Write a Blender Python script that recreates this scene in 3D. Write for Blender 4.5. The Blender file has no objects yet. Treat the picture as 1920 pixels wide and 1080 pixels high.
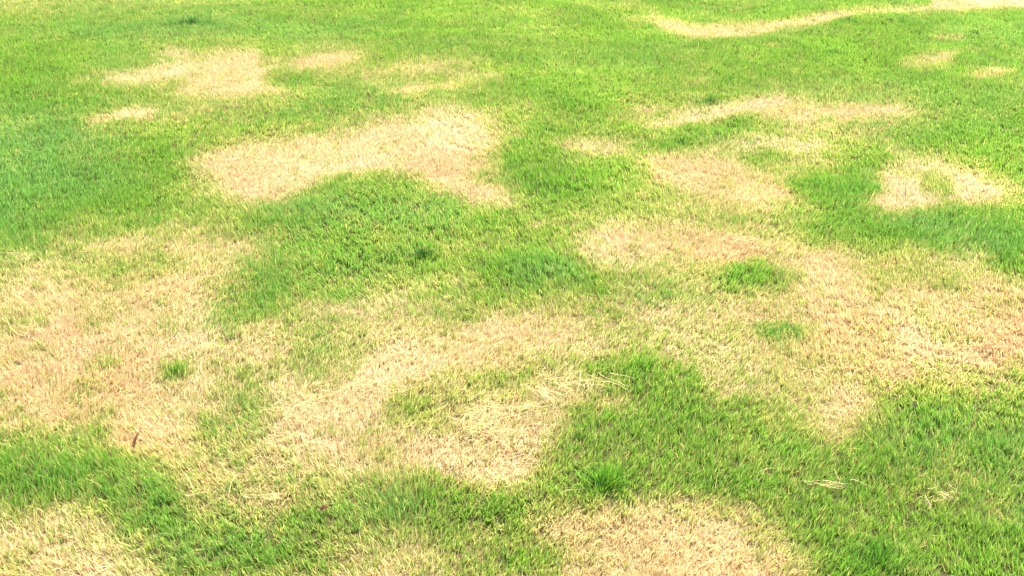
import bpy, math, random
import numpy as np
from mathutils import Vector

random.seed(7)
rng = np.random.default_rng(11)
R = math.radians
scene = bpy.context.scene
C = scene.collection

# ------------------------------------------------------------------ camera
CAM_H, PITCH, FPX = 1.60, R(28.4), 1700.0          # a person holding a phone, looking down at the lawn
cam_d = bpy.data.cameras.new('camera')
cam = bpy.data.objects.new('camera', cam_d)
C.objects.link(cam)
cam.location = (0, 0, CAM_H)
cam.rotation_euler = (R(90) - PITCH, 0, 0)
cam_d.sensor_width = 36
cam_d.lens = FPX / 1920 * 36
cam_d.clip_start = 0.05
cam_d.clip_end = 500
scene.camera = cam

# ------------------------------------------------------------------ daylight
SUN_EL, SUN_AZ = R(52), R(32)                       # azimuth clockwise from +Y: the sun stands ahead, a little right
world = bpy.data.worlds.new('World')
scene.world = world
world.use_nodes = True
wn = world.node_tree
bg = wn.nodes['Background']
sky = wn.nodes.new('ShaderNodeTexSky')
sky.sky_type = 'NISHITA'
sky.sun_disc = False
sky.sun_elevation = SUN_EL
sky.sun_rotation = SUN_AZ
sky.air_density = 1.0
sky.dust_density = 2.5
wn.links.new(sky.outputs[0], bg.inputs[0])
bg.inputs[1].default_value = 0.15
sun_d = bpy.data.lights.new('sun', 'SUN')
sun = bpy.data.objects.new('sun', sun_d)
C.objects.link(sun)
sun_d.energy = 3.3
sun_d.angle = R(0.8)
sun_d.color = (1.0, 0.95, 0.86)
to_sun = Vector((math.sin(SUN_AZ) * math.cos(SUN_EL), math.cos(SUN_AZ) * math.cos(SUN_EL), math.sin(SUN_EL)))
sun.rotation_euler = to_sun.to_track_quat('Z', 'Y').to_euler()
sun.location = (2, 4, 6)
vs = scene.view_settings
vs.view_transform = 'Standard'
vs.look = 'None'
vs.exposure = 2.5
vs.gamma = 1.0
vs.use_curve_mapping = False

# ------------------------------------------------------------------ survey: photo pixel <-> lawn metres
cp, sp = math.cos(PITCH), math.sin(PITCH)


def at(px, py):
    u, t = (px - 960) / FPX, (py - 540) / FPX
    k = CAM_H / (sp + t * cp)
    return u * k, (cp - t * sp) * k


def to_px(x, y):
    dep = y * cp + CAM_H * sp
    return 960 + FPX * x / dep, 540 + FPX * (CAM_H * cp - y * sp) / dep


# ------------------------------------------------------------------ noise
def _hash(ix, iy, s):
    h = (ix.astype(np.int64) * 374761393 + iy.astype(np.int64) * 668265263 + s * 1442695041) & 0xffffffff
    h = ((h ^ (h >> 13)) * 1274126177) & 0xffffffff
    h = h ^ (h >> 16)
    return (h & 0xffffff) / float(0xffffff)


def vnoise(x, y, s=0):
    ix, iy = np.floor(x), np.floor(y)
    fx, fy = x - ix, y - iy
    fx, fy = fx * fx * (3 - 2 * fx), fy * fy * (3 - 2 * fy)
    a, b = _hash(ix, iy, s), _hash(ix + 1, iy, s)
    c, d = _hash(ix, iy + 1, s), _hash(ix + 1, iy + 1, s)
    return (a + (b - a) * fx) * (1 - fy) + (c + (d - c) * fx) * fy


def fbm(x, y, scale, s=0, octs=3):                 # about -0.5 .. 0.5
    v, amp, tot = 0, 1.0, 0
    for o in range(octs):
        v = v + amp * (vnoise(x / scale + 17.3 * o + 101, y / scale + 9.1 * o + 57, s + o) - 0.5)
        tot += amp
        amp *= 0.55
        scale *= 0.5
    return v / tot


# ------------------------------------------------------------------ what grows where (outlines read off the photo, laid on the lawn)
# name, label or None, dryness, edge softness in pixels, outline
DRY = [
 ('pale_top', None, .36, 25, [(-200,-80),(700,-80),(500,-5),(300,18),(160,20),(60,30),(-200,45)]),
 ('halo_a', None, .50, 40, [(340,300),(480,255),(680,215),(840,195),(1000,205),(970,260),(950,330),(970,390),(900,405),(700,350),(480,395),(400,400),(350,350)]),
 ('halo_b', None, .52, 30, [(150,155),(280,118),(280,90),(500,92),(690,95),(680,130),(560,180),(470,215),(330,240),(150,240),(300,190)]),
 ('halo_d', None, .45, 25, [(650,150),(760,112),(900,112),(940,150),(840,185),(720,190)]),
 ('halo_g', None, .46, 30, [(1150,215),(1290,180),(1480,165),(1700,190),(1740,225),(1600,300),(1500,310),(1160,330),(1040,300),(1050,270),(1200,250)]),
 ('halo_j', None, .50, 30, [(1150,340),(1240,275),(1360,270),(1560,300),(1500,350),(1530,410),(1400,430),(1200,380)]),
 ('halo_k', None, .50, 20, [(1600,390),(1650,320),(1680,280),(1800,300),(1920,350),(1920,390),(1780,400),(1700,425)]),
 ('halo_l', None, .60, 40, [(1000,430),(1120,405),(1350,395),(1500,440),(1640,480),(1860,470),(1880,540),(2100,540),(2100,720),(1700,740),(1600,860),(1500,800),(1340,760),(1300,680),(1180,660),(1000,650),(950,610),(1040,570),(1140,560),(1080,490)]),
 ('halo_m', None, .64, 40, [(-200,540),(0,500),(130,440),(330,430),(520,455),(500,510),(420,560),(400,600),(520,590),(700,545),(820,560),(1000,590),(1180,600),(1200,700),(1180,745),(1000,860),(1000,910),(850,930),(600,920),(480,960),(350,960),(200,860),(60,830),(-200,830)]),
 ('halo_q', None, .52, 30, [(-200,1000),(100,940),(270,980),(300,1090),(400,1060),(620,980),(760,1000),(960,1020),(990,940),(1120,915),(1250,940),(1400,960),(1480,1000),(1560,1100),(1560,1300),(-200,1300)]),

 ('patch', 'broad straw coloured dead patch left of the upper middle of the lawn', .93, 20, [(368,300),(420,285),(480,268),(560,258),(660,238),(760,232),(830,210),(890,215),(930,250),(925,290),(895,310),(890,335),(925,350),(960,362),(955,385),(900,392),(850,372),(790,345),(720,335),(640,345),(560,370),(470,382),(420,362),(385,335)]),
 ('patch', 'pale bleached patch in the upper left of the lawn', .92, 12, [(190,152),(250,140),(290,128),(350,114),(420,103),(485,98),(490,130),(500,160),(540,172),(470,188),(400,185),(330,176),(345,158),(300,150),(250,156)]),
 ('patch', 'narrow whitish dead streak below the bleached patch, far upper left', .88, 6, [(155,228),(200,215),(250,206),(300,212),(290,222),(230,228),(170,236)]),
 ('patch', 'small tan dead spot near the top, right of the bleached patch', .90, 7, [(545,122),(590,108),(650,103),(668,113),(650,124),(600,130),(555,132)]),
 ('patch', 'thin yellowed streak in the green at the upper middle', .80, 7, [(740,180),(780,165),(840,158),(850,164),(800,175),(760,184)]),
 ('spot', None, .75, 8, [(285,103),(310,92),(345,92),(350,104),(320,110)]),
 ('spot', None, .50, 10, [(560,90),(600,84),(640,92),(590,98)]),
 ('spot', None, .65, 10, [(680,145),(730,128),(800,120),(850,118),(840,130),(760,142),(700,152)]),
 ('spot', None, .50, 8, [(870,145),(930,138),(935,148),(880,152)]),
 ('patch', 'long curving bleached line across the top right of the lawn', .88, 6, [(1225,28),(1258,36),(1300,42),(1380,46),(1450,40),(1520,31),(1560,22),(1640,22),(1740,16),(1752,-10),(1800,-14),(1930,-20),(2100,-24),(2100,6),(1920,14),(1800,26),(1740,26),(1640,29),(1580,37),(1540,48),(1450,61),(1380,70),(1330,76),(1280,68),(1250,52)]),
 ('spot', None, .45, 10, [(1080,8),(1190,2),(1230,14),(1120,14)]),
 ('spot', None, .50, 10, [(1190,32),(1240,24),(1260,34),(1230,40)]),
 ('spot', None, .75, 8, [(1680,126),(1735,104),(1798,102),(1790,124),(1720,132)]),
 ('spot', None, .78, 6, [(1800,146),(1860,130),(1895,140),(1850,154)]),
 ('spot', None, .6, 6, [(1750,75),(1800,68),(1800,78)]),
 ('spot', None, .35, 10, [(1200,150),(1330,150),(1330,165),(1210,160)]),
 ('spot', None, .35, 8, [(1285,120),(1340,116),(1340,126),(1290,128)]),
 ('patch', 'long tan dead band in the upper right of the lawn', .92, 10, [(1215,238),(1260,222),(1300,208),(1360,196),(1420,184),(1470,180),(1500,196),(1570,200),(1680,198),(1690,208),(1640,220),(1560,226),(1500,232),(1440,216),(1380,214),(1310,228),(1250,240)]),
 ('spot', None, .70, 8, [(1165,212),(1200,202),(1230,200),(1220,212),(1190,218)]),
 ('patch', 'small yellowed patch between the broad dead patch and the tan band', .74, 12, [(1045,285),(1070,270),(1120,268),(1170,276),(1160,292),(1110,298),(1060,298)]),
 ('spot', None, .82, 8, [(1370,268),(1420,262),(1500,268),(1560,276),(1540,286),(1450,282),(1400,280)]),
 ('patch', 'tan dead patch just right of the middle, below the tan band', .90, 16, [(1225,300),(1260,288),(1320,292),(1390,312),(1430,330),(1465,352),(1475,375),(1440,398),(1370,394),(1310,378),(1250,352),(1215,335)]),
 ('patch', 'small pale blotch inside the arc on the right of the lawn', .93, 12, [(1655,335),(1700,328),(1722,345),(1720,368),(1750,378),(1752,396),(1700,408),(1650,402),(1615,392),(1640,378),(1660,360)]),
 ('patch', 'pale arc of dead grass by the right edge of the lawn', .92, 12, [(1690,298),(1740,304),(1790,318),(1840,332),(1880,360),(1880,382),(1810,386),(1780,375),(1790,350),(1760,332),(1715,316)]),
 ('patch', 'very broad bleached patch at the right edge of the lawn', .88, 22, [(1450,470),(1520,470),(1600,488),(1630,520),(1660,545),(1760,548),(1920,545),(2100,550),(2100,690),(1920,688),(1800,692),(1700,700),(1600,698),(1545,670),(1530,630),(1500,600),(1450,585),(1500,565),(1530,520),(1500,495)]),
 ('patch', 'peach toned dead patch right of centre beside the dark green clump', .90, 18, [(1090,452),(1130,440),(1200,440),(1260,428),(1340,442),(1400,456),(1450,476),(1440,492),(1380,498),(1300,498),(1240,505),(1190,500),(1130,490),(1090,475)]),
 ('spot', None, .90, 16, [(1195,586),(1300,576),(1400,590),(1480,588),(1500,610),(1400,605),(1300,610),(1210,610)]),
 ('spot', None, .62, 35, [(1310,610),(1520,630),(1560,690),(1450,690),(1330,680)]),
 ('spot', None, .62, 20, [(1640,500),(1700,485),(1820,478),(1830,500),(1720,520),(1650,522)]),
 ('spot', None, .80, 20, [(1540,700),(1640,700),(1660,740),(1600,780),(1600,805),(1550,815),(1530,790),(1560,750)]),
 ('patch', 'yellowish patch in the green on the left side of the lawn', .74, 20, [(150,465),(200,455),(300,446),(400,460),(490,468),(470,485),(400,495),(360,520),(300,500),(200,490)]),
 ('patch', 'large tan dead patch along the left edge of the lawn', .86, 28, [(-200,560),(0,545),(80,528),(180,540),(280,525),(350,515),(385,560),(375,610),(410,650),(500,640),(540,680),(550,740),(500,800),(420,840),(360,850),(300,852),(240,848),(210,815),(100,790),(0,780),(-200,790)]),
 ('patch', 'diagonal bleached swath through the centre of the lawn', .93, 20, [(480,850),(500,800),(560,765),(620,735),(680,700),(700,680),(780,655),(860,630),(920,606),(1000,600),(1070,612),(1085,635),(1040,665),(960,690),(880,708),(800,725),(740,745),(720,780),(700,830),(640,850),(560,862)]),
 ('spot', None, .80, 16, [(580,575),(640,562),(700,570),(780,570),(780,590),(700,598),(620,600)]),
 ('spot', None, .62, 14, [(800,545),(830,525),(890,520),(900,535),(850,550)]),
 ('patch', 'straw littered dead patch below the middle of the lawn', .88, 22, [(740,870),(760,830),(800,800),(860,775),(930,760),(980,735),(1060,722),(1160,728),(1180,740),(1090,760),(1030,785),(990,810),(970,850),(960,895),(900,905),(850,908),(790,890)]),
 ('patch', 'bright dead patch at the bottom, below the tallest green tuft', .90, 30, [(1000,975),(1060,950),(1140,958),(1220,958),(1320,966),(1390,1000),(1410,1040),(1500,1070),(1520,1130),(1200,1150),(1060,1120),(1070,1060),(1040,1010)]),
 ('patch', 'faded tan patch in the bottom left corner of the lawn', .74, 25, [(-200,1010),(60,985),(120,975),(220,1005),(235,1060),(230,1200),(-200,1200)]),
 ('spot', None, .70, 20, [(700,1060),(730,1020),(770,1010),(800,1050),(790,1100),(700,1100)]),
 ('spot', None, .55, 20, [(380,880),(480,880),(560,930),(480,950),(400,940)]),
 ('spot', None, .50, 20, [(1330,950),(1420,950),(1440,985),(1360,980)]),
 ('spot', None, .32, 30, [(1150,790),(1280,820),(1260,880),(1150,860)]),
]
# living islands and fresh borders: dryness, softness, outline
GREEN = [
 (.76, 20, [(120,555),(300,560),(380,590),(360,640),(240,620),(130,600)]),
 (.70, 16, [(0,590),(90,580),(110,620),(0,640)]),
 (.74, 20, [(340,700),(440,690),(500,720),(460,760),(360,760)]),
 (.70, 16, [(120,740),(220,750),(220,780),(130,775)]),
 (.70, 18, [(1640,570),(1780,560),(1900,590),(1880,615),(1700,600)]),
 (.66, 16, [(1720,625),(1800,620),(1860,640),(1780,650)]),
 (.72, 14, [(800,650),(900,640),(960,660),(880,675),(800,670)]),
 (.42, 26, [(1140,530),(1240,512),(1340,520),(1370,560),(1300,578),(1180,578),(1120,560)]),
 (.50, 24, [(1160,640),(1260,625),(1330,660),(1320,720),(1240,690),(1140,680)]),
 (.62, 20, [(1360,650),(1480,650),(1500,700),(1400,720),(1320,700)]),
 (.46, 22, [(380,780),(460,740),(500,760),(480,840),(420,870),(370,850)]),
 (.30, 18, [(220,490),(320,500),(300,525),(180,525),(100,515)]),
 (.05, 14, [(1380,510),(1430,502),(1470,525),(1480,550),(1430,560),(1370,556),(1350,540)]),
 (.15, 10, [(1425,605),(1470,598),(1505,612),(1500,630),(1450,632),(1425,622)]),
 (.15, 12, [(290,680),(320,668),(355,680),(350,705),(310,712),(290,700)]),
 (.16, 20, [(440,500),(520,470),(640,490),(700,530),(660,560),(560,560),(480,600),(410,610),(390,570),(440,550)]),
 (.08, 14, [(620,350),(690,332),(760,345),(830,372),(900,400),(1000,395),(980,440),(880,450),(700,440),(460,425),(480,400),(560,385)]),
 (.06, 12, [(900,490),(960,475),(1050,480),(1075,500),(1060,530),(1020,550),(950,530),(900,515)]),
 (.28, 22, [(700,455),(830,450),(900,470),(860,500),(760,500),(700,490)]),
 (.40, 20, [(560,610),(640,600),(680,640),(650,700),(600,720),(550,680)]),
 (.40, 20, [(730,745),(820,715),(930,705),(1000,690),(1040,700),(970,730),(880,755),(800,780),(740,800)]),
 (.15, 12, [(1100,690),(1180,665),(1260,680),(1310,710),(1340,760),(1200,760),(1180,735),(1090,715)]),
 (.16, 26, [(1080,765),(1200,745),(1320,770),(1480,830),(1560,820),(1620,790),(1700,730),(1920,720),(2100,720),(2100,1000),(1800,950),(1500,940),(1300,900),(1150,880),(1050,860),(1010,820)]),
 (.10, 14, [(1200,270),(1260,250),(1330,228),(1390,222),(1410,235),(1360,255),(1290,272),(1230,290)]),
 (.10, 10, [(1390,288),(1450,284),(1480,295),(1430,306),(1390,300)]),
 (.03, 12, [(1480,340),(1530,325),(1620,330),(1640,350),(1630,375),(1560,390),(1500,380)]),
 (.30, 8, [(1730,335),(1780,342),(1780,360),(1740,365),(1725,350)]),
 (.04, 14, [(1500,430),(1560,395),(1700,412),(1800,398),(1920,390),(2100,390),(2100,530),(1930,530),(1850,520),(1850,480),(1700,468),(1600,470),(1540,455)]),
 (.40, 14, [(1640,520),(1700,515),(1780,530),(1700,545),(1640,540)]),
 (.14, 26, [(-200,845),(60,850),(180,800),(210,835),(260,870),(330,890),(330,960),(200,960),(100,930),(-200,980)]),
 (.22, 26, [(330,960),(450,960),(560,980),(640,1000),(600,1090),(300,1110),(310,1000)]),
 (.16, 24, [(660,925),(760,900),(880,915),(960,905),(1000,930),(980,960),(880,985),(740,985),(660,960)]),
 (.20, 26, [(1020,830),(1200,800),(1250,860),(1220,930),(1050,940),(1000,900)]),
 (.05, 12, [(1080,885),(1120,868),(1170,880),(1185,910),(1140,925),(1090,915)]),
 (.30, 20, [(850,950),(960,965),(1040,1020),(1050,1100),(880,1100),(820,1020)]),
 (.06, 16, [(1560,1030),(1640,1005),(1720,1030),(1740,1100),(1560,1100)]),
 (.10, 10, [(500,145),(560,135),(620,145),(600,162),(530,166)]),
 (.10, 8, [(790,150),(830,142),(850,152),(820,158)]),
 (.08, 10, [(940,290),(1000,270),(1060,290),(1180,300),(1180,340),(1000,350),(950,330)]),
]
# lushness: how deep green and tall it grows
LUSH = [
 (.50, 50, [(-200,140),(60,110),(250,170),(120,200),(120,250),(330,250),(380,270),(300,340),(330,400),(140,450),(0,480),(-200,490)]),
 (.75, 30, [(-200,330),(40,340),(90,400),(40,460),(-200,470)]),
 (.75, 20, [(450,400),(560,370),(640,380),(600,405),(500,412)]),
 (.6, 25, [(620,350),(760,345),(880,400),(700,430)]),
 (.65, 25, [(430,510),(520,490),(640,510),(620,560),(480,570)]),
 (.55, 40, [(1160,240),(1080,200),(700,200),(800,170),(1000,180),(1160,190)]),
 (.75, 20, [(930,330),(980,318),(1060,325),(1200,345),(1180,385),(1020,370),(940,350)]),
 (1.0, 8, [(1300,192),(1325,184),(1356,186),(1340,196),(1310,200)]),  # deeper green here also paints the shade of a hollow above the band
 (1.0, 10, [(1235,278),(1270,262),(1310,252),(1320,264),(1280,280),(1240,290)]),
 (.85, 14, [(1480,345),(1560,332),(1640,350),(1600,380),(1500,380)]),
 (.80, 20, [(1500,430),(1560,405),(1700,415),(1920,400),(2100,400),(2100,500),(1900,500),(1700,460)]),
 (.85, 14, [(900,500),(960,480),(1060,486),(1060,520),(960,530)]),
 (1.0, 12, [(720,480),(770,462),(830,462),(840,482),(780,490),(730,492)]),  # deeper green also stands for a shaded step in the turf
 (.80, 12, [(1370,515),(1430,505),(1475,530),(1440,552),(1370,550)]),
 (.60, 8, [(1430,606),(1500,608),(1490,628),(1435,626)]),
 (.80, 12, [(295,682),(350,682),(345,705),(300,708)]),
 (.85, 30, [(1560,860),(1620,800),(1720,760),(1830,800),(1920,800),(2100,800),(2100,880),(1900,900),(1700,890),(1600,900)]),
 (.60, 30, [(1250,860),(1400,830),(1560,860),(1500,920),(1300,920)]),
 (.75, 20, [(1110,700),(1190,680),(1300,710),(1310,780),(1200,800),(1080,800),(1100,770),(1200,750),(1180,725)]),
 (1.0, 12, [(1090,885),(1130,870),(1170,885),(1175,910),(1130,922),(1090,910)]),
 (.90, 25, [(-200,870),(60,860),(180,870),(330,890),(300,950),(160,930),(60,960),(-200,980)]),
 (.85, 20, [(700,940),(780,915),(900,925),(980,925),(960,960),(800,985),(700,975)]),
 (.75, 20, [(330,1000),(450,970),(560,1000),(560,1080),(330,1090)]),
 (1.0, 16, [(1580,1050),(1640,1020),(1700,1040),(1700,1100),(1580,1100)]),
 (1.0, 6, [(325,46),(350,41),(395,38),(398,44),(372,49),(330,50)]),  # deeper green also stands for a small shaded gap
 (.7, 14, [(1510,104),(1540,92),(1600,94),(1600,104),(1540,110)]),
 (.7, 10, [(1560,42),(1600,40),(1600,46),(1570,48)]),
 (.5, 30, [(360,120),(560,60),(900,60),(900,100),(600,80),(500,95)]),
 (.5, 30, [(1060,60),(1280,80),(1280,170),(1100,160)]),
 (.5, 14, [(200,90),(280,100),(250,130),(150,140)]),
]


COOL = [
 (.8, 60, [(-200,200),(40,200),(250,230),(250,330),(60,460),(-200,480)]),
 (.5, 40, [(150,60),(500,10),(700,60),(500,90),(200,110)]),
 (.7, 30, [(460,380),(640,370),(840,380),(860,430),(560,420)]),
 (.7, 25, [(940,500),(1060,490),(1080,540),(980,550)]),
 (.8, 30, [(1160,560),(1330,540),(1330,580),(1160,590)]),
 (.8, 20, [(1420,600),(1510,605),(1500,635),(1420,630)]),
 (.6, 40, [(1640,800),(1780,760),(2100,820),(2100,1100),(1880,1000),(1700,900)]),
 (.7, 30, [(330,560),(420,560),(420,640),(340,640)]),
 (.6, 30, [(560,600),(680,600),(680,700),(560,700)]),
 (.6, 30, [(1680,420),(1900,440),(1920,500),(1760,520)]),
 (.5, 30, [(1480,240),(1920,230),(1920,290),(1600,290)]),
 (.6, 30, [(660,920),(780,940),(760,990),(640,980)]),
]
TAN = [
 (.75, 60, [(-200,610),(0,600),(150,590),(300,640),(330,700),(240,790),(0,800),(-200,790)]),
 (.60, 30, [(380,300),(500,270),(560,330),(480,385),(400,350)]),
 (.55, 30, [(700,270),(860,240),(900,380),(760,340)]),
 (.65, 40, [(1090,440),(1300,430),(1440,470),(1400,500),(1200,500)]),
 (.60, 30, [(1220,290),(1340,300),(1440,370),(1420,400),(1290,370)]),
 (.60, 25, [(1420,186),(1640,195),(1640,225),(1480,232)]),
 (.55, 40, [(1800,560),(2100,560),(2100,690),(1850,690)]),
 (.50, 30, [(1530,600),(1640,590),(1680,690),(1560,690)]),
 (.55, 30, [(230,800),(360,790),(360,850),(240,860)]),
 (.55, 40, [(500,780),(600,740),(760,830),(720,880),(500,860)]),
 (.45, 40, [(820,620),(1060,600),(1070,640),(900,680)]),
 (.45, 40, [(1180,970),(1400,1000),(1500,1100),(1200,1100)]),
 (.50, 30, [(-200,1000),(240,1000),(240,1200),(-200,1200)]),
 (.60, 20, [(540,105),(670,105),(670,130),(540,130)]),
]


def sdf(px, py, poly):                              # signed distance, inside positive
    P = np.array(poly, float)
    d2 = np.full(px.shape, 1e18)
    inside = np.zeros(px.shape, bool)
    n = len(P)
    for i in range(n):
        ax, ay = P[i]
        bx, by = P[(i + 1) % n]
        ex, ey = bx - ax, by - ay
        t = np.clip(((px - ax) * ex + (py - ay) * ey) / (ex * ex + ey * ey + 1e-9), 0, 1)
        d2 = np.minimum(d2, (px - ax - t * ex) ** 2 + (py - ay - t * ey) ** 2)
        c = ((ay > py) != (by > py)) & (px < (bx - ax) * (py - ay) / ((by - ay) if abs(by - ay) > 1e-9 else 1e-9) + ax)
        inside ^= c
    return np.where(inside, 1, -1) * np.sqrt(d2)


GX0, GX1, GY0, GY1, GS = -9.0, 9.0, 0.8, 16.0, 0.02
gx = np.arange(GX0, GX1 + GS, GS)
gy = np.arange(GY0, GY1 + GS, GS)
MX, MY = np.meshgrid(gx, gy)
wx = MX + 0.12 * fbm(MX, MY, 0.30, 1, 5)            # ragged natural borders
wy = MY + 0.16 * fbm(MX, MY, 0.30, 21, 5)
PX, PY = to_px(wx, wy)


def paint(F, v, soft, poly, ident=None, IDm=None):
    soft = soft * 1.35 + 2
    P = np.array(poly, float)
    m = 1.2 * soft + 4
    sel = (PX > P[:, 0].min() - m) & (PX < P[:, 0].max() + m) & (PY > P[:, 1].min() - m) & (PY < P[:, 1].max() + m)
    if not sel.any():
        return
    d = sdf(PX[sel], PY[sel], poly)
    w = np.clip(0.5 + 0.5 * d / soft, 0, 1)
    w = w * w * (3 - 2 * w)
    F[sel] = F[sel] * (1 - w) + v * w
    if ident is not None:
        q = IDm[sel]
        q[w > .4] = ident
        IDm[sel] = q


outside = (PX < -200) | (PX > 2120) | (PY > 1250) | (PY < -80)
FD = 0.06 + 0.12 * np.clip(fbm(MX, MY, 0.8, 31, 4) * 2, -1, 1)
wild = np.clip((fbm(MX, MY, 1.3, 77, 5) - 0.06) * 9, 0, 1) * 0.8       # patches that go on outside the photo
FD = np.where(outside, np.maximum(FD, wild), FD)
ID = np.zeros(FD.shape, int)
patches = []
for nm, lab, v, soft, poly in DRY:
    if nm == 'patch':
        patches.append(lab)
        paint(FD, v, soft, poly, len(patches), ID)
    else:
        paint(FD, v, soft, poly)
for v, soft, poly in GREEN:
    paint(FD, v, soft, poly)
spk = fbm(MX, MY, 0.11, 41, 4)
FD = np.clip(FD + (0.30 + 0.9 * FD * (1 - FD)) * spk + 0.16 * fbm(MX, MY, 0.4, 47, 3), 0, 1)
FD = np.clip(FD - 0.9 * np.clip(fbm(MX, MY, 0.07, 43, 2) - .20, 0, 1) * 2, 0, 1) + 0.03   # stray green shoots in the dead parts
FL = np.clip(0.30 + 0.8 * fbm(MX, MY, 0.5, 51, 4), 0, 1)
for v, soft, poly in LUSH:
    paint(FL, v, soft, poly)
FL = np.clip(FL * .85 + 0.35 * fbm(MX, MY, 0.12, 61, 3), 0, 1)
FT = np.full(FD.shape, 0.05)                        # where the dead leaf weathered to a peach tan
for v, soft, poly in TAN:
    paint(FT, v, soft, poly)
FB = np.full(FD.shape, 0.0)                         # a cooler, blue green kind of grass
for v, soft, poly in COOL:
    paint(FB, v, soft, poly)
HUMP = FL * (1 - FD)


def samp(F, x, y):
    u = np.clip((x - GX0) / GS, 0, F.shape[1] - 1.001)
    v = np.clip((y - GY0) / GS, 0, F.shape[0] - 1.001)
    i, j = u.astype(int), v.astype(int)
    a, b = u - i, v - j
    return (F[j, i] * (1 - a) + F[j, i + 1] * a) * (1 - b) + (F[j + 1, i] * (1 - a) + F[j + 1, i + 1] * a) * b


def samp_id(x, y):
    i = np.clip(np.round((x - GX0) / GS).astype(int), 0, ID.shape[1] - 1)
    j = np.clip(np.round((y - GY0) / GS).astype(int), 0, ID.shape[0] - 1)
    return ID[j, i]


def ground_z(x, y):
    x, y = np.asarray(x, float), np.asarray(y, float)
    return 0.05 * fbm(x, y, 1.6, 71, 2) + 0.016 * fbm(x, y, 0.22, 75, 2) + 0.006 * samp(HUMP, x, y)


# ------------------------------------------------------------------ materials
def grass_material(name, translucency, rough=0.5):
    m = bpy.data.materials.new(name)
    m.use_nodes = True
    nt = m.node_tree
    for n in list(nt.nodes):
        nt.nodes.remove(n)
    out = nt.nodes.new('ShaderNodeOutputMaterial')
    att = nt.nodes.new('ShaderNodeAttribute')
    att.attribute_name = 'tint'
    pb = nt.nodes.new('ShaderNodeBsdfPrincipled')
    pb.inputs['Roughness'].default_value = rough
    pb.inputs['Specular IOR Level'].default_value = 0.12
    tr = nt.nodes.new('ShaderNodeBsdfTranslucent')
    mix = nt.nodes.new('ShaderNodeMixShader')
    mix.inputs[0].default_value = translucency
    nt.links.new(att.outputs['Color'], pb.inputs['Base Color'])
    nt.links.new(att.outputs['Color'], tr.inputs['Color'])
    nt.links.new(pb.outputs[0], mix.inputs[1])
    nt.links.new(tr.outputs[0], mix.inputs[2])
    nt.links.new(mix.outputs[0], out.inputs[0])
    return m


M_GREEN = grass_material('green_blade', 0.5)
M_DRY = grass_material('dry_blade', 0.42, 0.6)


def soil_material():
    m = bpy.data.materials.new('soil_and_thatch')
    m.use_nodes = True
    nt = m.node_tree
    pb = nt.nodes['Principled BSDF']
    pb.inputs['Roughness'].default_value = 1.0
    pb.inputs['Specular IOR Level'].default_value = 0.0
    att = nt.nodes.new('ShaderNodeAttribute')
    att.attribute_name = 'tint'
    no = nt.nodes.new('ShaderNodeTexNoise')
    no.inputs['Scale'].default_value = 160
    no.inputs['Detail'].default_value = 4
    tc = nt.nodes.new('ShaderNodeTexCoord')
    nt.links.new(tc.outputs['Object'], no.inputs['Vector'])
    rp = nt.nodes.new('ShaderNodeValToRGB')
    rp.color_ramp.elements[0].position = 0.3
    rp.color_ramp.elements[0].color = (.45, .45, .45, 1)
    rp.color_ramp.elements[1].position = 0.7
    rp.color_ramp.elements[1].color = (1.3, 1.3, 1.3, 1)
    mx = nt.nodes.new('ShaderNodeMixRGB')
    mx.blend_type = 'MULTIPLY'
    mx.inputs[0].default_value = 1
    nt.links.new(no.outputs['Fac'], rp.inputs[0])
    nt.links.new(att.outputs['Color'], mx.inputs[1])
    nt.links.new(rp.outputs[0], mx.inputs[2])
    nt.links.new(mx.outputs[0], pb.inputs['Base Color'])
    bp = nt.nodes.new('ShaderNodeBump')
    bp.inputs['Strength'].default_value = 0.8
    bp.inputs['Distance'].default_value = 0.01
    nt.links.new(no.outputs['Fac'], bp.inputs['Height'])
    nt.links.new(bp.outputs[0], pb.inputs['Normal'])
    return m


def flat_material(name, col, transl=0.25):
    m = bpy.data.materials.new(name)
    m.use_nodes = True
    nt = m.node_tree
    pb = nt.nodes['Principled BSDF']
    pb.inputs['Roughness'].default_value = 0.7
    pb.inputs['Specular IOR Level'].default_value = 0.12
    no = nt.nodes.new('ShaderNodeTexNoise')
    no.inputs['Scale'].default_value = 90
    rp = nt.nodes.new('ShaderNodeValToRGB')
    rp.color_ramp.elements[0].color = tuple(c * .6 for c in col) + (1,)
    rp.color_ramp.elements[1].color = tuple(min(1, c * 1.25) for c in col) + (1,)
    tc = nt.nodes.new('ShaderNodeTexCoord')
    nt.links.new(tc.outputs['Object'], no.inputs['Vector'])
    nt.links.new(no.outputs['Fac'], rp.inputs[0])
    nt.links.new(rp.outputs[0], pb.inputs['Base Color'])
    return m


# ------------------------------------------------------------------ mesh from arrays
def mesh_from(name, co, loops, starts, col, mat):
    me = bpy.data.meshes.new(name)
    me.vertices.add(len(co))
    me.vertices.foreach_set('co', np.ascontiguousarray(co, np.float32).ravel())
    me.loops.add(len(loops))
    me.loops.foreach_set('vertex_index', loops.astype(np.int32))
    me.polygons.add(len(starts))
    me.polygons.foreach_set('loop_start', starts.astype(np.int32))
    me.update(calc_edges=True)
    if col is not None:
        a = me.color_attributes.new('tint', 'FLOAT_COLOR', 'POINT')
        c4 = np.ones((len(co), 4), np.float32)
        c4[:, :3] = col
        a.data.foreach_set('color', c4.ravel())
    me.materials.append(mat)
    return me


def link(name, me, parent=None, **props):
    o = bpy.data.objects.new(name, me)
    C.objects.link(o)
    if parent is not None:
        o.parent = parent
    for k, v in props.items():
        o[k] = v
    return o


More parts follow.
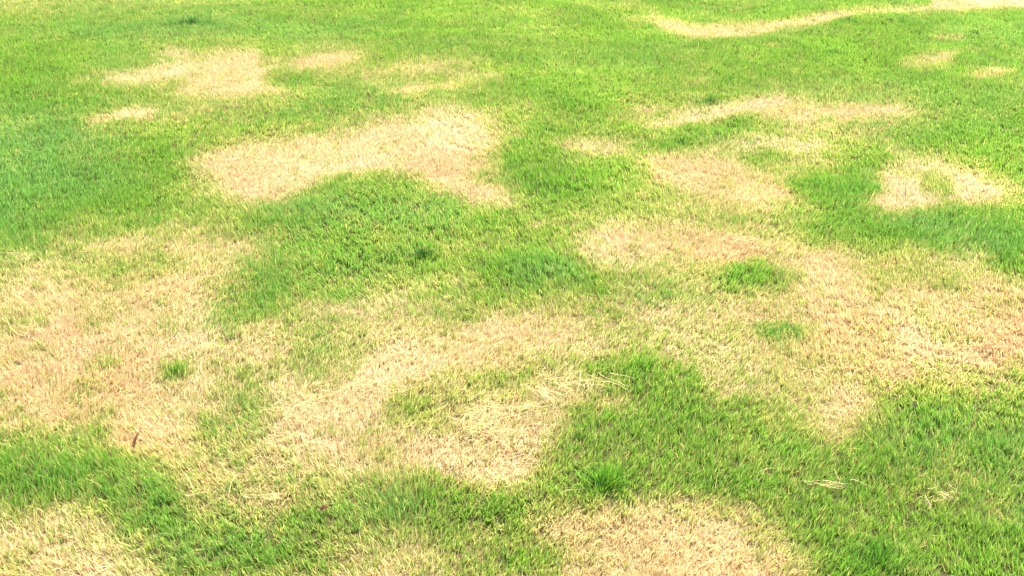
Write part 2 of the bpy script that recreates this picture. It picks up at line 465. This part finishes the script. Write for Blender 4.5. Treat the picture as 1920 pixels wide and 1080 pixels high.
def blades_mesh(name, x, y, z, L, W, az, lean, curl, face, col, tip, K, mat):
    """x,y,z root; L length; W width; az lean direction; lean from vertical at the root; curl added along it; face twist"""
    N = len(x)
    t = np.linspace(0, 1, K + 1)
    cx, cy, cz = x.copy(), y.copy(), z.copy()
    rows = []
    sx, sy = np.cos(face), np.sin(face)
    prof = {1: [1, 0], 2: [.85, .9, 0], 3: [.8, 1, .75, 0], 4: [.8, 1, .95, .6, 0]}[K]
    cols = []
    for k in range(K + 1):
        w = W * 0.5 * prof[k]
        if k < K:
            rows.append((np.stack([cx - sx * w, cy - sy * w, cz], 1), np.stack([cx + sx * w, cy + sy * w, cz], 1)))
        else:
            rows.append((np.stack([cx, cy, cz], 1),))
        cols.append(col * (1 - t[k]) + tip * t[k])
        th = lean + curl * (t[k] + 0.5 / K)
        st = L / K
        cx = cx + np.sin(th) * np.cos(az) * st
        cy = cy + np.sin(th) * np.sin(az) * st
        cz = cz + np.cos(th) * st
    V = 2 * K + 1
    co = np.empty((N, V, 3), np.float32)
    cc = np.empty((N, V, 3), np.float32)
    for k in range(K):
        co[:, 2 * k], co[:, 2 * k + 1] = rows[k]
        cc[:, 2 * k] = cc[:, 2 * k + 1] = cols[k]
    co[:, 2 * K] = rows[K][0]
    cc[:, 2 * K] = cols[K]
    pat, st = [], []
    for k in range(K - 1):
        st.append(len(pat))
        pat += [2 * k, 2 * k + 1, 2 * k + 3, 2 * k + 2]
    st.append(len(pat))
    pat += [2 * K - 2, 2 * K - 1, 2 * K]
    pat, st = np.array(pat), np.array(st)
    loops = (np.arange(N)[:, None] * V + pat[None, :]).ravel()
    starts = (np.arange(N)[:, None] * len(pat) + st[None, :]).ravel()
    return co.reshape(-1, 3), loops, starts, cc.reshape(-1, 3)


def join_parts(parts):
    co, lo, st, cc = [], [], [], []
    v = l = 0
    for a, b, c, d in parts:
        co.append(a); lo.append(b + v); st.append(c + l); cc.append(d)
        v += len(a); l += len(b)
    return np.concatenate(co), np.concatenate(lo), np.concatenate(st), np.concatenate(cc)


# ------------------------------------------------------------------ the ground
xs = np.concatenate([np.linspace(-60, -9.2, 24), np.arange(-9, 9.01, 0.04), np.linspace(9.2, 60, 24)])
ys = np.concatenate([np.linspace(-20, 0.7, 12), np.arange(0.8, 16.01, 0.04), np.linspace(16.3, 120, 40)])
XX, YY = np.meshgrid(xs, ys)
inner = (np.abs(XX) < 9.05) & (YY > 0.75) & (YY < 16.05)
ZZ = np.where(inner, ground_z(XX, YY), 0.05 * fbm(XX, YY, 1.6, 71, 2))
nx, ny = len(xs), len(ys)
idx = np.arange(nx * ny).reshape(ny, nx)
quads = np.stack([idx[:-1, :-1], idx[:-1, 1:], idx[1:, 1:], idx[1:, :-1]], -1).reshape(-1, 4)
fd = np.where(inner, samp(FD, XX, YY), 0.25 + 0.5 * np.clip(fbm(XX, YY, 1.5, 77, 4) * 6, 0, 1))[..., None]
gcol = np.array([.030, .042, .010]) * (1 - fd) + np.array([.23, .16, .07]) * fd
far = np.clip((np.sqrt(XX ** 2 + YY ** 2) - 12) / 6, 0, 1)[..., None]
gfar = np.array([.09, .17, .02]) * (1 - fd) + np.array([.30, .25, .12]) * fd
gcol = gcol * (1 - far) + gfar * far
me = mesh_from('lawn_ground', np.stack([XX, YY, ZZ], -1).reshape(-1, 3), quads.ravel(), np.arange(len(quads)) * 4,
               gcol.reshape(-1, 3), soil_material())
me.polygons.foreach_set('use_smooth', np.ones(len(me.polygons), bool))
link('ground', me, kind='structure', label='bare soil and thatch under the lawn')

# ------------------------------------------------------------------ the sward
Y0, Y1 = 1.15, 15.0


def density(y):
    return np.where(y < 2.3, 44000, np.where(y < 9.6, 44000 * (2.3 / np.maximum(y, .1)) ** .72, 5000))


def halfw(y):
    return 0.575 * (y * cp + CAM_H * sp) + np.where(y < 9.6, 0.55, 0.8)


PER = 6
yy = np.linspace(Y0, Y1, 600)
pdf = density(yy) * 2 * halfw(yy)
NB = int(np.sum((pdf[1:] + pdf[:-1]) / 2) * (yy[1] - yy[0]))
cdf = np.cumsum(pdf); cdf /= cdf[-1]
NCL = NB // PER
cy_ = np.interp(rng.random(NCL), cdf, yy)
cx_ = (rng.random(NCL) * 2 - 1) * halfw(cy_)
gap = fbm(cx_, cy_, 0.035, 121, 2)                   # thin spots where the soil shows
keep = ~((gap < -.23) & (rng.random(NCL) < .6) & (cy_ < 5))
cx_, cy_ = cx_[keep], cy_[keep]
NCL = len(cx_)
bx = np.repeat(cx_, PER) + rng.normal(0, 0.0075, NCL * PER)
by = np.repeat(cy_, PER) + rng.normal(0, 0.0075, NCL * PER)
N = len(bx)
Fd = samp(FD, bx, by)
Fl = samp(FL, bx, by)
fine = fbm(bx, by, 0.05, 83, 2)
clumpr = np.repeat(rng.random(NCL), PER)
u = 0.55 * rng.random(N) + 0.45 * clumpr + 0.35 * fine      # whole shoots die together
u = np.argsort(np.argsort(u)) / N
isdry = u < np.clip((Fd - 0.04) * 1.06, 0, .985)
pid = samp_id(bx, by)
dist = np.sqrt(bx ** 2 + by ** 2 + CAM_H ** 2)
grow = 0.66 + 0.66 * Fl
L = np.where(isdry, rng.uniform(.016, .031, N) * (1 + .2 * (1 - Fd)), rng.uniform(.018, .035, N) * grow + .004)
L *= 1 + 0.5 * fbm(bx, by, 0.16, 91, 2)
long_ = rng.random(N) < 0.02
L = np.where(long_, L * 1.5, L)
W = np.where(isdry, rng.uniform(.0014, .0028, N), rng.uniform(.0016, .0032, N)) * np.clip((dist / 2.6) ** .62, 1, 2.6)
swA = 2 * np.pi * fbm(bx, by, 0.6, 95, 2) * 1.2 + np.pi * .5
az = swA + rng.normal(0, .8, N) + np.repeat(rng.normal(0, .8, NCL), PER)
lean = np.abs(rng.normal(0.17, 0.16, N)) + np.where(isdry, rng.exponential(.11, N), 0)
curl = np.abs(rng.normal(0.36, 0.32, N))
flat = (rng.random(N) < np.where(isdry, .07, .012)) & (by < 4.5)      # long bleached leaves fallen over the rest
L = np.where(flat, rng.uniform(.035, .065, N), L)
W = np.where(flat, W * .75, W)
lean = np.where(flat, rng.uniform(.95, 1.3, N), lean)
lean = np.minimum(lean, 1.35)
curl = np.minimum(curl, 1.75 - lean)
face = rng.random(N) * np.pi

# colours of the living and the dead leaf (what the leaf itself is)
g_fresh = np.array([.155, .276, .018]); g_yel = np.array([.255, .305, .044]); g_deep = np.array([.080, .222, .012]); g_blue = np.array([.116, .262, .062])
d_straw = np.array([.50, .375, .150]); d_cream = np.array([.66, .54, .33]); d_tan = np.array([.51, .325, .150]); d_brown = np.array([.24, .13, .05]); d_yel = np.array([.42, .40, .085])


def mixc(a, b, t):
    t = np.clip(t, 0, 1)[:, None]
    return a * (1 - t) + b * t


def green_tint(fd, fl, r, x, y):
    n = len(fd)
    c = mixc(g_fresh[None], g_yel[None], 1.5 * fd + .3 * (r.random(n) - .4))
    c = mixc(c, g_deep[None], fl * 0.8 + .35 * (r.random(n) - .4))
    blue = np.clip(fbm(x, y, 0.9, 105, 3) * 1.6 + .05 + samp(FB, x, y), 0, 1) * .85
    c = mixc(c, g_blue[None], blue * r.random(n) + .10)
    return c * r.uniform(.82, 1.18, n)[:, None]


def dry_tint(fd, r, x, y):
    n = len(fd)
    c = mixc(d_straw[None], d_cream[None], r.random(n) * 1.1 - .1 + fbm(x, y, .5, 111, 2) * 1.2)
    c = mixc(c, d_tan[None], fbm(x, y, .45, 115, 3) * 1.2 + .82 * samp(FT, x, y) + .45 * (r.random(n) - .5))
    c = mixc(c, d_yel[None], (1 - fd) * 1.5 - .1 + .2 * (r.random(n) - .5))
    c = mixc(c, d_brown[None], (r.random(n) < .09) * .8)
    return c * r.uniform(.86, 1.14, n)[:, None]


CT = np.where(isdry[:, None], dry_tint(Fd, rng, bx, by), green_tint(Fd, Fl, rng, bx, by))
base = np.where(isdry[:, None], CT, CT * .88 + np.array([.30, .30, .10]) * .10)
tipdry = (rng.random(N) < 0.10 + .5 * Fd) & ~isdry
tipc = np.where(tipdry[:, None], mixc(CT, d_straw[None], np.full(N, .6)), CT * 1.08)
bz = ground_z(bx, by) - 0.002
near = by < 2.7
far_ = by > 5.5


def sward(sel, mat, name):
    parts = []
    for K, s in ((3, sel & near), (2, sel & ~near & ~far_), (1, sel & far_)):
        if s.any():
            parts.append(blades_mesh(name, bx[s], by[s], bz[s], L[s], W[s], az[s], lean[s], curl[s], face[s], base[s], tipc[s], K, mat))
    return mesh_from(name, *join_parts(parts), mat)


link('grass', sward(~isdry, M_GREEN, 'grass'), kind='stuff', category='grass',
     label='living green grass covering the lawn around the dead patches')
link('dry_grass', sward(isdry & (pid == 0), M_DRY, 'dry_grass'), kind='stuff', category='dry grass',
     label='scattered yellowed blades mixed through the green parts of the lawn')
for k, lab in enumerate(patches):
    s = isdry & (pid == k + 1)
    if s.any():
        link('dead_grass_patch', sward(s, M_DRY, 'dead_grass_patch'), kind='stuff', category='dead grass patch', label=lab,
             group='dead grass patches in the lawn')

# ------------------------------------------------------------------ tufts of taller grass, blade by blade
def empty(name, x, y, label, cat, group=None):
    o = bpy.data.objects.new(name, None)
    C.objects.link(o)
    o.empty_display_size = 0.03
    o.location = (x, y, float(ground_z([x], [y])[0]))
    o['label'] = label
    o['category'] = cat
    if group:
        o['group'] = group
    return o


def one_blade_mesh(name, L_, W_, lean_, curl_, col, tip, mat):
    z = np.zeros(1)
    co, lo, st, cc = blades_mesh(name, z, z, z, np.array([L_]), np.array([W_]), z, np.array([lean_]), np.array([curl_]),
                                 np.array([np.pi / 2]), np.array([col]), np.array([tip]), 4, mat)
    return mesh_from(name, co, lo, st, cc, mat)


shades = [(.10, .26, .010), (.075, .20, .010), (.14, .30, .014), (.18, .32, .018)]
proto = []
for i in range(32):                                  # the last sixteen are darkened, mainly for the shade of turf hollows
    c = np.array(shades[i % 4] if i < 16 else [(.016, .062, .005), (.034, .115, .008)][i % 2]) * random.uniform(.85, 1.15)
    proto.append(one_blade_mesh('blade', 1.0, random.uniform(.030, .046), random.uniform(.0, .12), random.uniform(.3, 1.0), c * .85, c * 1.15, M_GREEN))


def tuft(px, py, radius, height, n, label, sweep=0.0, deep=0.25, flat=.8):  # deep: share of blades taken from the shade-darkened set
    x0, y0 = at(px, py)
    t = empty('grass_tuft', x0, y0, label, 'grass tuft', 'taller grass tufts in the lawn')
    zb = t.location.z
    for i in range(n):
        a = random.uniform(0, 2 * math.pi)
        r = radius * min(1.25, abs(random.gauss(0, .55)))
        bx_, by_ = r * math.cos(a), r * math.sin(a) * flat
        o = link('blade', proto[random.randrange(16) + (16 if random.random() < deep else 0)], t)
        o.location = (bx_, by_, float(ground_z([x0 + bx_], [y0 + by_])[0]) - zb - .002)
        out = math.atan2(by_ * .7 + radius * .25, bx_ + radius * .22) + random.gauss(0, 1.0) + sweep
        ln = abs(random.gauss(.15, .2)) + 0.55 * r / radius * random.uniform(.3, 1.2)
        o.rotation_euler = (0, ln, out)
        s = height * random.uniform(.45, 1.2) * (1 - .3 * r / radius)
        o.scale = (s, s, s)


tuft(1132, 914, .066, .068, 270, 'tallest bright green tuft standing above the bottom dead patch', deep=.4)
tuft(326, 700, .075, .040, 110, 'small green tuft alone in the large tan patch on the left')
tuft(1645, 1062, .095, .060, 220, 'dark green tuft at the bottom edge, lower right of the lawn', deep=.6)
tuft(792, 488, .060, .062, 200, 'dark green tuft standing in for a shaded hollow above the centre, left of the rounded green clump', deep=.9, flat=.5)  # dark blades give the shade of a step in the turf
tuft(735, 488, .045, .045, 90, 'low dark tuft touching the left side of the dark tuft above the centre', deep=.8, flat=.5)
tuft(358, 49, .24, .085, 290, 'darkest little tuft, darkened as the shade of a hollow near the top left of the lawn', deep=1, flat=.5)  # all blades darkened to read as a shaded gap
tuft(1328, 196, .11, .065, 220, 'dark green tuft drawn for a shaded hollow on the upper side of the long tan band', deep=.9, flat=.5)  # blade colour carries the shade of the hollow here
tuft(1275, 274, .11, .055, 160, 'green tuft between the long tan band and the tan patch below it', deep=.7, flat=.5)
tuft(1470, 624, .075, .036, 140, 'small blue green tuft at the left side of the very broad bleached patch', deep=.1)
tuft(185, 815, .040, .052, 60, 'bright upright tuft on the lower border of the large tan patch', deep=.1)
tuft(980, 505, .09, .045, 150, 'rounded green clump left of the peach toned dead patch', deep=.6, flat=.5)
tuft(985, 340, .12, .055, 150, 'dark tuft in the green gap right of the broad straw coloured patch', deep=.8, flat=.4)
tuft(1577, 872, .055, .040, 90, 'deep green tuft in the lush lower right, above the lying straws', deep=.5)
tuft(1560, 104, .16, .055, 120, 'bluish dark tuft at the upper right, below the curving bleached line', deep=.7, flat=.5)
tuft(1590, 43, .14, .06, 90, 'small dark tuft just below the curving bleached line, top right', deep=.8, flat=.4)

# ------------------------------------------------------------------ straw, leaves and stems lying on the lawn
M_STRAW = flat_material('straw', (.43, .32, .135))
M_LEAF = flat_material('brown_leaf', (.09, .03, .015))
M_GREY = flat_material('grey_stem', (.07, .075, .05))


def stalk_mesh(name, pts, w0, w1, mat, sides=4):
    """a thin round stalk through pts (local), tapering"""
    co, faces = [], []
    n = len(pts)
    for i, p in enumerate(pts):
        p = Vector(p)
        d = (Vector(pts[min(i + 1, n - 1)]) - Vector(pts[max(i - 1, 0)])).normalized()
        a = d.cross(Vector((0, 0, 1))).normalized()
        b = a.cross(d)
        r = (w0 + (w1 - w0) * i / (n - 1)) / 2
        for s in range(sides):
            th = 2 * math.pi * s / sides + .78
            co.append(p + a * (math.cos(th) * r) + b * (math.sin(th) * r * .6))
    for i in range(n - 1):
        for s in range(sides):
            s2 = (s + 1) % sides
            faces.append((i * sides + s, i * sides + s2, (i + 1) * sides + s2, (i + 1) * sides + s))
    faces.append(tuple(range(sides))[::-1])
    faces.append(tuple((n - 1) * sides + s for s in range(sides)))
    me = bpy.data.meshes.new(name)
    me.from_pydata([tuple(c) for c in co], [], faces)
    me.materials.append(mat)
    return me


def lie(px0, py0, px1, py1, w=.0028, bow=.01, lift=.022, parent=None, name='straw', mat=None, **props):
    (xa, ya), (xb, yb) = at(px0, py0), at(px1, py1)
    n = 7
    bow = max(-.02, min(.02, bow))
    ln = math.hypot(xb - xa, yb - ya) + 1e-6
    nxv, nyv = -(yb - ya) / ln, (xb - xa) / ln
    ox, oy = (xa + xb) / 2, (ya + yb) / 2
    oz = float(ground_z([ox], [oy])[0])
    pts = []
    for i in range(n):
        t = i / (n - 1)
        k = bow * ln * 6 * math.sin(math.pi * t + .5 * t)
        x, y = xa + (xb - xa) * t + nxv * k, ya + (yb - ya) * t + nyv * k
        z = float(ground_z([x], [y])[0]) + lift + .004 * math.sin(5 * t + px0)
        pts.append((x - ox, y - oy, z - oz))
    o = link(name, stalk_mesh(name, pts, w, w * .45, mat or M_STRAW), parent, **props)
    if parent is None:
        o.location = (ox, oy, oz)
    else:
        o.location = (ox - parent.location.x, oy - parent.location.y, oz - parent.location.z)
    return o


def straw_pile(px, py, strokes, label, extra=None):
    x, y = at(px, py)
    t = empty('straw_clump', x, y, label, 'straw', 'loose straw left on the lawn')
    for s in strokes:
        lie(*s, w=random.uniform(.0015, .0024) * (.75 if px > 1500 else 1), bow=random.uniform(-.012, .012), lift=random.uniform(.028, .038), parent=t)
    if extra:
        for (ex, ey, rx, ry, n, ang, spread, ln) in extra:
            for i in range(n):
                cx, cy = random.gauss(ex, rx), random.gauss(ey, ry)
                a = R(random.gauss(ang, spread))
                l = random.uniform(.6, 1.2) * ln / 2
                lie(cx - l * math.cos(a), cy - l * math.sin(a) * .7, cx + l * math.cos(a), cy + l * math.sin(a) * .7,
                    w=random.uniform(.0010, .0018), bow=random.uniform(-.014, .014), lift=random.uniform(.016, .034), parent=t)
    return t


straw_pile(1130, 730, [(1122, 715, 1160, 738), (1142, 717, 1188, 731), (1130, 731, 1152, 733), (1158, 733, 1178, 739), (1150, 736, 1176, 744),
                       (1000, 721, 1034, 720), (1060, 730, 1088, 737), (1036, 724, 1070, 724), (1088, 716, 1082, 752), (1040, 733, 1070, 750)],
           'pale flattened stalks reaching right into the green, at the tip of the straw littered patch',
           [(1080, 728, 30, 7, 26, 5, 16, 40), (1105, 738, 12, 9, 14, 110, 20, 24)])
straw_pile(1030, 752, [(1004, 736, 1048, 766), (1008, 744, 1062, 764), (1010, 750, 1040, 775), (1016, 738, 1060, 762), (1004, 748, 1036, 770)],
           'sheaf of pale stalks slanting down right beside the green, below the middle',
           [(1030, 752, 14, 8, 24, 38, 12, 42), (1010, 770, 20, 8, 18, -25, 14, 40)])
straw_pile(930, 800, [(860, 822, 920, 808), (930, 806, 990, 786), (880, 796, 930, 772), (900, 780, 960, 778)],
           'loose straws strewn over the straw littered patch below the middle',
           [(900, 800, 45, 24, 90, -20, 28, 40)])
straw_pile(1580, 918, [(1504, 918, 1530, 922), (1522, 922, 1566, 920), (1540, 914, 1592, 917), (1590, 916, 1630, 924), (1560, 898, 1572, 914)],
           'thin pale straws lying level across the green in the lower right',
           [(1560, 916, 16, 3, 10, -4, 14, 30)])
straw_pile(1768, 928, [(1736, 930, 1756, 922), (1764, 936, 1800, 938), (1776, 916, 1796, 936), (1752, 930, 1778, 934), (1732, 938, 1742, 962)],
           'small scatter of whitish straws near the right edge, on green grass', [(1775, 930, 12, 5, 8, 20, 40, 22)])
straw_pile(500, 935, [(460, 948, 480, 944), (500, 946, 530, 942), (350, 942, 395, 940), (352, 904, 366, 930), (432, 935, 450, 900)],
           'few long yellow straws across the green strip at the lower left', [(500, 943, 16, 3, 8, 2, 12, 34)])
straw_pile(640, 800, [(560, 780, 610, 760), (600, 770, 660, 756), (640, 742, 700, 735), (500, 848, 545, 842)],
           'pale stalks matted along the lower left end of the diagonal swath',
           [(590, 775, 45, 22, 70, -18, 30, 42), (690, 735, 35, 12, 30, -8, 20, 44)])
straw_pile(40, 490, [(0, 496, 40, 495), (20, 494, 60, 490)], 'few whitish straws at the left edge above the large tan patch',
           [(50, 494, 14, 5, 14, -15, 30, 30)])
straw_pile(1390, 468, [(1360, 462, 1400, 458), (1385, 470, 1420, 476)], 'fine orange tinted straws along the right end of the peach toned patch',
           [(1385, 468, 26, 8, 30, 0, 25, 30)])

for a, lab in [((88, 803, 132, 803), 'thin level straw at the lower edge of the large tan patch, near the left edge'),
               ((0, 846, 34, 850), 'thin straw touching the left edge of the photo, just above the dark green band'),
               ((165, 910, 196, 921), 'thin straw slanting down across the dark green band in the lower left'),
               ((10, 836, 40, 836), 'short level straw by the left edge, just above the straw that touches the edge'),
               ((1050, 935, 1096, 921), 'thin straw pointing up at the left foot of the tallest green tuft'),
               ((1420, 893, 1475, 884), 'long thin straw on the green up and left of the level straw clump'),
               ((1230, 1052, 1262, 1040), 'thin straw lying on the bright dead patch at the bottom')]:
    lie(*a, w=.0013, lift=.020, name='straw', category='straw', label=lab, group='single loose straws')


def leaf(px, py, length, width, ang, tilt, label, mat, name='dry_leaf', lift=.02):
    x, y = at(px, py)
    t = empty(name, x, y, label, 'dry leaf')
    t.location.z += lift
    n, co, faces = 9, [], []
    for i in range(n):
        s = i / (n - 1)
        w = width * math.sin(math.pi * min(.97, s * .93 + .05)) ** .8 * .5
        zc = .12 * length * math.sin(math.pi * s)
        xx = (s - .5) * length
        co += [(xx, -w, zc + w * .8), (xx, 0, zc), (xx, w, zc + w * .8)]
    for i in range(n - 1):
        a = i * 3
        faces += [(a, a + 1, a + 4, a + 3), (a + 1, a + 2, a + 5, a + 4)]
    me = bpy.data.meshes.new('leaf_blade')
    me.from_pydata(co, [], faces)
    me.materials.append(mat)
    b = link('leaf_blade', me, t)
    so = me.materials
    m = b.modifiers.new('thickness', 'SOLIDIFY')
    m.thickness = .0006
    st = link('stem', stalk_mesh('stem', [(-length * .72, 0, -.002), (-length * .6, 0, .0), (-length * .5, 0, .001)], .0012, .0016, mat), t)
    t.rotation_euler = (0, -tilt, ang)


leaf(258, 833, .062, .009, R(78), R(38), 'narrow dark brown leaf standing on end in pale dead grass near the left', M_LEAF, lift=.022)
leaf(610, 966, .022, .014, R(20), R(10), 'tiny curled reddish brown leaf in the green left of the bottom middle', M_LEAF, lift=.024)
leaf(1709, 775, .034, .007, R(100), R(30), 'small greyish withered leaf in the lush green at the right', M_GREY, lift=.028)
leaf(1736, 950, .028, .005, R(120), R(12), 'whitish narrow leaf fragment beside the straws near the right edge', flat_material('bleached_leaf', (.20, .17, .10)), lift=.026)

# soft shine settings of the render
scene.cycles.max_bounces = 8
scene.cycles.diffuse_bounces = 4
scene.cycles.transmission_bounces = 6
print('blades', N, 'tris', int((near * 5 + (~near & ~far_) * 3 + far_).sum()))
